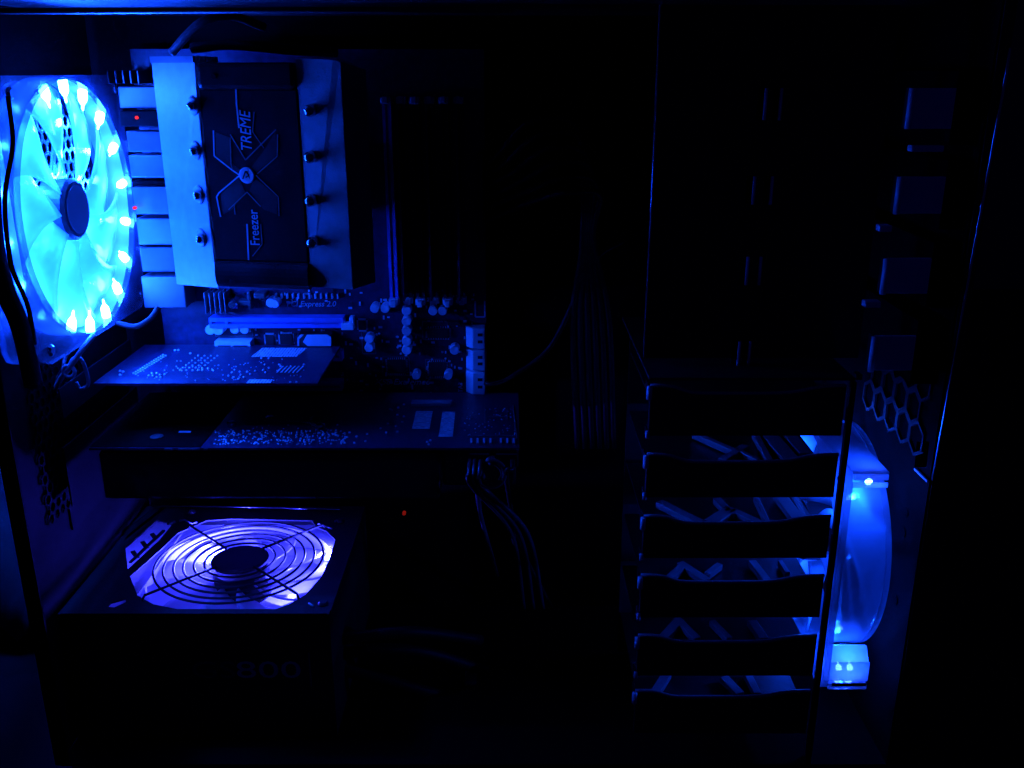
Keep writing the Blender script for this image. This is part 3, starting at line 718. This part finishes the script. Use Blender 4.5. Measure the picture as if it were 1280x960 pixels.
# ------------------------------------------------------------------ graphics card
ZG = H - .222
gc = thing('graphics_card', 'long graphics card with solder dots and barcode stickers above the power supply', 'graphics card', (-.12, .60, ZG - .036))
GXr = P(649, 540, Z=ZG).x; GY0 = P(400, 560, Z=ZG).y
obj('card_board', MB().box((-.262, GY0, ZG - .0016), (GXr, .648, ZG)), 'pcb', gc)
obj('card_bracket', MB().box((-.2745, GY0 - .008, ZG - .036), (-.2735, .652, ZG + .003)), 'panel_black', gc)
obj('shade_sheet', MB().box((-.262, GY0 + .001, ZG + .0002), (P(262, 545, Z=ZG).x, .646, ZG + .0006)), 'black_matte', gc)  # dark sheet laid over the board for the shade at this end
obj('cooler_shroud', MB().box((-.258, GY0 + .002, ZG - .036), (GXr - .05, .646, ZG - .004)), 'gloss_plastic', gc, .002)
obj('cooler_shroud_end', MB().box((GXr - .0495, GY0 + .018, ZG - .034), (GXr - .002, .646, ZG - .004)), 'black_plastic', gc, .002)
obj('sticker', quad_on(ZG, [(520, 514), (541, 514), (537, 536), (515, 536)]), 'barcode_label', gc)
obj('sticker', quad_on(ZG, [(553, 515), (569, 515), (566, 546), (548, 546)]), 'barcode_label', gc)
for pts in ([(519, 513), (542, 513), (541.5, 515), (518.5, 515)], ):
    pass
obj('edge_connector', quad_on(ZG, [(515, 503), (565, 503), (564, 508), (514, 508)], .002), 'grey_plastic', gc)
dots = MB()
for i in range(330):
    x = random.uniform(268, 432); y = random.uniform(538, 556) if random.random() < .8 else random.uniform(530, 556)
    dot(x, y, random.choice((.0004, .0005, .0006, .0008)), ZG, dots)
for x, y in ((431, 542), (437, 541), (434, 547), (446, 546), (459, 543), (427, 553), (431, 554), (443, 554), (457, 552), (476, 536), (483, 541), (485, 530), (495, 533), (497, 540), (503, 528), (505, 521), (497, 519), (490, 513), (536, 556), (538, 551), (534, 553), (488, 512), (498, 510), (505, 506)):
    dot(x, y, .0010, ZG, dots)
for x in (589, 597, 605, 613, 626, 634, 642):
    a = P(x, 555, Z=ZG + .0002); b = P(x, 549, Z=ZG + .0002); dots.strip(a, b, .0013, .0008, (0, 0, 1))
for i in range(70): dot(random.uniform(580, 645), random.uniform(510, 546), random.uniform(.0003, .0006), ZG, dots)
q = obj('solder_points', dots, 'solder', gc); q['kind'] = 'stuff'
for pts in ([(606, 510), (606, 530)], [(608, 521), (638, 521)], [(641, 507), (646, 548)], [(634, 512), (634, 524)], [(588, 523), (596, 523)], [(585, 545), (648, 545)]):
    k = MB(); k.strip(P(*pts[0], Z=ZG + .0002), P(*pts[1], Z=ZG + .0002), .0006, .0003, (0, 0, 1)); obj('board_line', k, 'dim_ink', gc)
obj('chip_spring', MB().strip(P(330, 527, Z=ZG + .002), P(385, 527, Z=ZG + .002), .0022, .0009, (0, 0, 1)).strip(P(381, 529, Z=ZG + .002), P(397, 513, Z=ZG + .002), .0024, .0009, (0, 0, 1)).strip(P(381, 526, Z=ZG + .002), P(401, 536, Z=ZG + .002), .0026, .0009, (0, 0, 1)), 'port_metal', gc)
for x, y in ((400, 535), (290, 533), (338, 526)):
    p = P(x, y, Z=ZG); obj('spring_screw', MB().lathe(p, (0, 0, 1), [(.0030, 0), (.0030, .0030), (.002, .0036)], 14), 'nickel', gc)
p = P(196, 546, Z=ZG + .0008); obj('screw_pad', MB().lathe(p, (0, 0, 1), [(.0042, 0), (.0042, .0004), (.0025, .0009)], 20), 'port_metal', gc)
obj('edge_mark', quad_on(ZG + .0008, [(224, 539), (239, 539), (238, 541), (223, 541)]), 'silk', gc)
for xa, xb in ((205, 216), (222, 249), (254, 259)):
    a = P(xa, 558, Y=GY0 - .0004); b = P(xb, 558, Y=GY0 - .0004); obj('edge_mark', MB().box((a.x, GY0 - .0004, ZG - .0014), (b.x, GY0 - .0001, ZG - .0002)), 'dim_ink', gc)
# power sockets below the right end
for xa, xb in ((585, 613), (618, 648)):
    a = P(xa, 570, Y=GY0 + .002); b = P(xb, 570, Y=GY0 + .002)
    ps = obj('power_socket', MB().box((a.x, GY0 + .001, ZG - .0135), (b.x, GY0 + .0175, ZG - .0022)), 'black_plastic', gc, .0006)
    obj('socket_rim', MB().box((a.x + .001, GY0 + .0002, ZG - .0046), (b.x - .001, GY0 + .0009, ZG - .0038)), 'dim_ink', ps)
# cables plugged into it
def cable(name, label, pts, r, m='rubber', group=None, n=8, sides=8):
    o = obj(name, MB().tube(curve_pts(pts, n), r, sides), m, smooth=True); return tag(o, label, 'cable', group)
words = ['first', 'second', 'third', 'fourth', 'fifth', 'sixth']
for i, x in enumerate((588, 594, 601)):
    y0 = GY0 + .0005
    a = P(x, 576, Y=y0); mid = P(x - 1, 590, Y=y0 - .012); e = P(x + 2, 608, Y=y0 - .006)
    cable('power_cable', 'short ribbed power lead under the end of the graphics card, %s from the slot brackets' % words[i],
          [a + Vector((0, .004, 0)), a, mid, e, P(640 + 10 * i, 668, Y=.58), P(655 + 12 * i, 760, Y=.62)], .0016, 'lead_grey', 'power leads of the graphics card')
loops = [(615, 592, 13, 13), (613, 592, 18, 17)]
for i, (cx, cyy, rx, ry_) in enumerate(loops):
    pts = [P(cx + rx * math.cos(t), cyy - ry_ * math.sin(t), Y=GY0 - .006 - .002 * i) for t in [R(d) for d in range(100, -175, -22)]]
    pts = [P(616, 572, Y=GY0 + .001)] + pts + [P(600, 640, Y=.6), P(622, 720, Y=.64)]
    cable('power_cable', 'power lead curled in a %s loop below the graphics card sockets' % ('tight', 'wide')[i], pts, .0015, 'wire_grey', 'power leads of the graphics card', 5)
cable('power_cable', 'power lead hanging straight from the outer graphics card socket', [P(640, 574, Y=GY0 + .002), P(640, 586, Y=GY0 - .008), P(633, 598, Y=GY0 - .004), P(650, 680, Y=.6), P(690, 760, Y=.64)], .0015, 'rubber', 'power leads of the graphics card')

# ------------------------------------------------------------------ power supply
ZP = H - .321
PX0, PX1, PY0, PY1 = XR + .0022, -.1135, .510, .6625
PCX, PCY, PR = -.1862, .5755, .0625
ps = thing('power_supply', 'black power supply with violet lit fan behind a round wire grille', 'power supply', (-.198, .586, ZF))
outer = [(PX0, PY0, ZP), (PX1, PY0, ZP), (PX1, PY1, ZP), (PX0, PY1, ZP)]
pp = lambda l: [P(x, y, Z=ZP) for x, y in l]
main_hole = pp([(163, 722), (172, 746), (192, 757), (222, 763), (345, 763), (362, 757), (382, 745), (402, 722), (412, 700), (419, 676), (408, 665), (395, 660), (390, 652), (290, 650), (258, 652), (243, 659), (222, 668), (205, 685)])
vent1 = pp([(160, 713), (157, 686), (196, 652), (216, 656), (200, 676)])
vent2 = pp([(156, 677), (152, 650), (172, 634), (206, 637)])
clip_hole = pp([(135, 760), (139, 755), (157, 750), (158, 754), (143, 761)])
top = obj('top_plate', plate(outer, [main_hole, vent1, vent2, clip_hole], (0, 0, .001)), 'black_steel', ps)
obj('housing', MB().box((PX0, PY0 + .0002, ZF + .0005), (PX1, PY0 + .0012, ZP - .0001)).box((PX0, PY1 - .0012, ZF + .0005), (PX1, PY1 - .0002, ZP - .0001))
    .box((PX1 - .0012, PY0 + .0014, ZF + .0005), (PX1 - .0002, PY1 - .0014, ZP - .0001)).box((PX0, PY0 + .0014, ZF + .0005), (PX0 + .001, PY1 - .0014, ZP - .0001)).box((PX0 + .0012, PY0 + .0014, ZF + .0005), (PX1 - .0014, PY1 - .0014, ZF + .0015)), 'black_steel', ps)
obj('back_seam', MB().tube([P(190, 633, Z=ZP + .003), P(300, 634, Z=ZP + .003), P(425, 637, Z=ZP + .003)], .0009, 6), 'nickel', ps, smooth=True)
obj('front_seam', MB().box((PX0 + .002, PY0 - .0004, ZP + .0002), (PX1 - .001, PY0 + .0006, ZP + .0014)), 'black_matte', ps, .0003)
obj('side_trim', MB().box((PX1 - .0001, PY0 + .004, ZP - .0008), (PX1 + .0006, PY1 - .02, ZP + .0014)), 'black_plastic', ps)
# corner slats over the vents
for (a, b) in (((163, 704), (205, 664)), ((158, 662), (186, 640))):
    obj('vent_slat', MB().strip(P(*a, Z=ZP + .0004), P(*b, Z=ZP + .0004), .0022, .0012, (0, 0, 1)), 'black_steel', top)
for (a, b) in (((166, 690), (172, 698)), ((178, 678), (184, 686)), ((190, 668), (195, 674))):
    obj('vent_slat', MB().strip(P(*a, Z=ZP - .0006), P(*b, Z=ZP - .0006), .0030, .0010, (0, 0, 1)), 'black_steel', top)
# wire grille
gr = obj('fan_grille', MB().lathe((PCX, PCY, ZP + .0022), (0, 0, 1), [(.0193, 0), (.0193, .0012), (.017, .0020), (.004, .0022)], 48), 'black_plastic', ps)
for r in (.0235, .0303, .0371, .0434, .0500, .0560):
    obj('ring', MB().tube(circle((PCX, PCY, ZP + .0028), (1, 0, 0), (0, 1, 0), r, 72), .00085, 8, True), 'black_steel', gr, smooth=True)
for i in range(4):
    th = math.pi / 4 + i * math.pi / 2 + .02
    d = Vector((math.cos(th), math.sin(th), 0)); c = Vector((PCX, PCY, ZP + .0045))
    obj('spoke', MB().tube([c + d * .018, c + d * .068, c + d * .070 + Vector((0, 0, -.003))], .0009, 8), 'black_steel', gr, smooth=True)
for x, y in ((404, 755), (425, 652), (214, 654), (240, 641)):
    p = P(x, y, Z=ZP + .0012); obj('screw', MB().lathe(p, (0, 0, 1), [(.0034, 0), (.0034, .0006), (.0022, .0018)], 16), 'dark_nickel' if x != 240 else 'nickel', top)
for l in ([(386, 754), (392, 758)], [(398, 655), (415, 661)], [(224, 651), (231, 650), (240, 655), (246, 653)], [(418, 652), (430, 651)]):
    obj('plate_emboss', MB().tube([P(x, y, Z=ZP + .0014) for x, y in l], .0007, 6), 'wire_white', top, smooth=True)
# fan inside
fc = (PCX, PCY, ZP - .0035)
LP = fan(ps, fc, (0, 0, 1), (1, 0, 0), (0, 1, 0), .0625, .0642, .0235, 11, .019, 'psu_blade', 'psu_blade', R(33), .0192, .0612, -.005, -.018, R(18), (-.001, -.02), hub_m='black_plastic')
obj('fill_reflector', MB().box((PX0 + .002, PY0 + .002, ZP - .042), (PX1 - .002, PY1 - .002, ZP - .040)), 'white_plastic', ps)  # white reflector added below the fan to fill it with light
obj('glow_plate', MB().box((PX0 + .0015, .5125, ZP - .0032), (-.243, PY1 - .003, ZP - .0024)), 'psu_blade', ps)  # frosted plate added to glow under the vents
for px, py, pw in ((262, 690, 7.5), (408, 690, 3.5), (288, 657, .7), (330, 738, .45), (168, 745, .55), (182, 676, 1.4), (230, 730, .5), (365, 725, .5)):
    p = P(px, py, Z=ZP - .006 if pw > .6 and px > 200 else ZP - .024)
    lamp('diode_light', p, VIOLET, P_PSU * pw, .003, ps)  # the left corner lamps are added to light the vents and slot
    led(ps, p + Vector((0, 0, -.006)), (0, 0, 1), 'led_violet', .0016, .004) if pw > .6 else None
# side badge
text('GS', 'lettering', P(238, 838, Y=PY0) + Vector((0, -.0003, 0)), ux, uz, .0175, 'grey_ink', ps, xs=1.4)
text('800', 'lettering', P(294, 838, Y=PY0) + Vector((0, -.0003, 0)), ux, uz, .0175, 'silk', ps, xs=1.62)
obj('badge_bar', MB().box(P(385, 816, Y=PY0 - .0001), P(390, 858, Y=PY0 - .0006)), 'dim_ink', ps)
# modular leads leaving the supply
for i, (a, b, c_, d) in enumerate((((420, 800), (455, 795), (520, 790), (600, 800)), ((424, 818), (470, 812), (540, 818), (640, 850)), ((420, 835), (480, 850), (560, 870), (680, 880)))):
    cable('supply_cable', 'black sleeved cable leaving the power supply, %s of the bundle' % ('top', 'middle', 'lowest')[i], [P(*a, Y=.55), P(*b, Y=.55), P(*c_, Y=.56), P(*d, Y=.60)], .0042, 'rubber', 'cables leaving the power supply')
for i, (x, y) in enumerate(((583, 868), (600, 852))):
    p = P(x, y, Y=.57); q = P(x - 14, y + 8, Y=.565)
    t = tag(obj('cable_plug', MB().prism([q + Vector((-.004, 0, -.004)), q + Vector((.004, 0, -.004)), q + Vector((.006, 0, .004)), q + Vector((-.003, 0, .005))], (0, .02, 0)), 'wire_grey', bevel=.001), 'loose dark plug lying on the case floor, %s of two' % ('lower', 'upper')[i], 'plug', 'loose plugs')

# ------------------------------------------------------------------ front fan, axis along x
ff = thing('front_fan', 'clear acrylic fan glowing blue between the drive cage and the front panel', 'case fan', (.2, .57, H - .36))
fz1 = P(1090, 590, Y=YO + .008).z; fz0 = P(1048, 867, Y=YO + .008).z
S_ = (fz1 - fz0) / 2; fzc = (fz1 + fz0) / 2; fyc = YO + .008 + S_
fx1 = P(1130, 600, Y=YO + .010).x; fx0 = fx1 - .033
L3 = fan(ff, (fx0, fyc, fzc), (-1, 0, 0), (0, 1, 0), (0, 0, 1), S_ - .0032, S_, .033, 7, .02, 'clear_frame', 'clear_blade', R(42), .0205, S_ - .007, -.005, -.026, R(16), (0, -.028), lobes=True)
for th, pw in ((R(135), 1.0), (R(-135), 1.5), (R(45), .5), (R(-45), .5)):
    r = (S_ - .001) * 1.24
    p = L3(r, th, -.0165)
    for dx in ((-.0035, .0035) if th < 0 else (0,)):
        led(ff, p + Vector((dx, 0, 0)), L3(0, 0, -.0165) - p, 'led_front', .0018, .005)
    lamp('diode_light', L3(S_ - .013, th, -.0165), BLUE, P_FRONT * pw, .002, ff); lamp('corner_light', L3(r - .008, th, -.0165), BLUE, P_FRONT * pw * .35, .002, ff)  # extra lamps set inside the barrel so that it glows
obj('top_web', MB().box((fx0 + .0036, YO + .010, fz1 - .0022), (fx1 - .0090, YO + .15, fz1 - .0010)), 'clear_frame', ff)
obj('frame_slot', MB().box((fx0 + .006, YO + .0084, fz0 + .0050), (fx1 - .006, YO + .0088, fz0 + .0072)), 'chip', ff)
for sgn in (1, -1):
    zc = fzc + sgn * (S_ - .004)
    obj('corner_block', MB().box((fx0 + .004, YO + .009, zc - .002), (fx1 - (.009 if sgn > 0 else .005), YO + .014, zc + .002)), 'clear_frame', ff, .0008)
    q_ = lambda dy, dz: (fx0 + .0038, YO + dy, fzc + sgn * (S_ - dz))
    if sgn < 0: obj('corner_lobe', MB().prism([q_(.0125, .005), q_(.0125, .018), q_(.020, .027), q_(.034, .018), q_(.040, .006)], (fx1 - fx0 - .0076, 0, 0)), 'diode_frost', ff, .001)
    za, zb_ = sorted((fzc + sgn * (S_ - .0075), fzc + sgn * (S_ - (.021 if sgn < 0 else .011))))
    obj('diode_cover', MB().box((fx0 + .0036, YO + .0100, za), (fx1 - (.0085 if sgn > 0 else .0046), YO + .0112, zb_)), 'diode_frost', ff, .0006)

# ------------------------------------------------------------------ loose cables
cable('fan_cable', 'pale pair of wires running down from the rear fan', [P(118, 418, Y=.55), P(104, 435, Y=.548), P(88, 458, Y=.545), P(72, 480, Y=.55), P(62, 515, Y=.56), P(44, 553, Y=.57)], .0017, 'wire_white', 'wires of the rear fan')
cable('fan_cable', 'thin wire beside the pale pair under the rear fan', [P(96, 425, Y=.56), P(82, 446, Y=.555), P(78, 462, Y=.55), P(66, 488, Y=.56), P(58, 530, Y=.57)], .0012, 'wire_grey', 'wires of the rear fan')
cable('fan_cable', 'thin wire hanging in a small loop under the rear fan', [P(84, 462, Y=.546), P(92, 448, Y=.548), P(102, 450, Y=.549), P(109, 468, Y=.55), P(110, 481, Y=.55), P(101, 486, Y=.55), P(95, 478, Y=.55)], .0011, 'wire_white', 'wires of the rear fan')
o = obj('cable_tie', MB().tube(circle(P(86, 464, Y=.545), (1, 0, 0), (0, 0, 1), .0035, 16), .0012, 6, True), 'white_plastic', smooth=True); tag(o, 'small pale tie around the rear fan wires', 'cable tie')
cable('fan_cable', 'black cable crossing in front of the rear fan edge', [P(-18, 60, Y=.497), P(-14, 200, Y=.495), P(-8, 300, Y=.493), P(6, 360, Y=.495), P(26, 410, Y=.498), P(42, 480, Y=.51)], .0052, 'rubber', 'black cables by the rear fan')
cable('fan_cable', 'thin black cable bowed against the rear fan frame', [P(10, 120, Y=.500), P(16, 180, Y=.499), P(6, 250, Y=.497), P(14, 330, Y=.497), P(34, 380, Y=.499), P(44, 430, Y=.503)], .0013, 'rubber', 'black cables by the rear fan')
cable('fan_cable', 'black cable drooping below the rear ports', [P(145, 404, Y=.6), P(170, 408, Y=.6), P(188, 398, Y=.605), P(198, 384, Y=.61)], .0018, 'rubber')
cable('power_lead', 'black cable arching over the top of the cooler', [P(215, 66, Y=.58), P(232, 46, Y=.575), P(256, 26, Y=.575), P(290, 20, Y=.585), P(330, 34, Y=.60)], .0026, 'wire_grey', 'cables above the cooler')
cable('power_lead', 'black cable lying along the cooler top edge', [P(240, 60, Y=.60), P(285, 56, Y=.595), P(320, 58, Y=.59), P(360, 62, Y=.6), P(420, 66, Y=.62)], .0030, 'rubber', 'cables above the cooler')
for i in range(6):
    dx = 9 * i
    cable('power_lead', 'black lead of the thick bundle beside the memory, %s from the memory' % words[i], [P(606, 205 + 14 * i, Y=YB - .012), P(625 + dx, 190 + 12 * i, Y=.625), P(668 + dx, 150 + 18 * i, Y=.615), P(722 + dx * .6, 165 + 16 * i, Y=.63), P(728 + dx * .3, 300, Y=.645), P(716 + dx, 400, Y=.655), P(722 + dx, 560, Y=.66)], .0022, 'rubber', 'main power bundle')
cable('data_cable', 'flat grey cable leaving the white data ports', [P(606, 478, Y=YB - .010), P(616, 480, Y=YB - .012), P(640, 470, Y=YB - .006), P(690, 430, Y=YB - .002), P(740, 330, Y=YB), P(780, 300, Y=YB + .003)], .0018, 'rubber')

# ------------------------------------------------------------------ crumpled cloth outside, behind the case
vs = []; fs = []; nx, ny = 44, 60
for j in range(ny):
    for i in range(nx):
        u = i / (nx - 1); v = j / (ny - 1)
        x = -.62 + .30 * u; y = .62 + .42 * v
        z = .02 + .27 * math.sin(math.pi * min(1, max(0, u * .9 + .1))) ** .8 * math.sin(math.pi * v) ** .6
        z += .018 * math.sin(19 * u + 7 * v) * math.cos(13 * v - 9 * u) + .010 * math.sin(41 * v + 23 * u) + .006 * math.sin(67 * u - 31 * v)
        vs.append((x, y, max(z, .003)))
for j in range(ny - 1):
    for i in range(nx - 1): fs.append((j * nx + i, j * nx + i + 1, (j + 1) * nx + i + 1, (j + 1) * nx + i))
o = obj('cloth', MB().add(vs, fs), 'cloth', smooth=True, solid=.003); tag(o, 'crumpled dark cloth heaped on the desk behind the case', 'cloth')
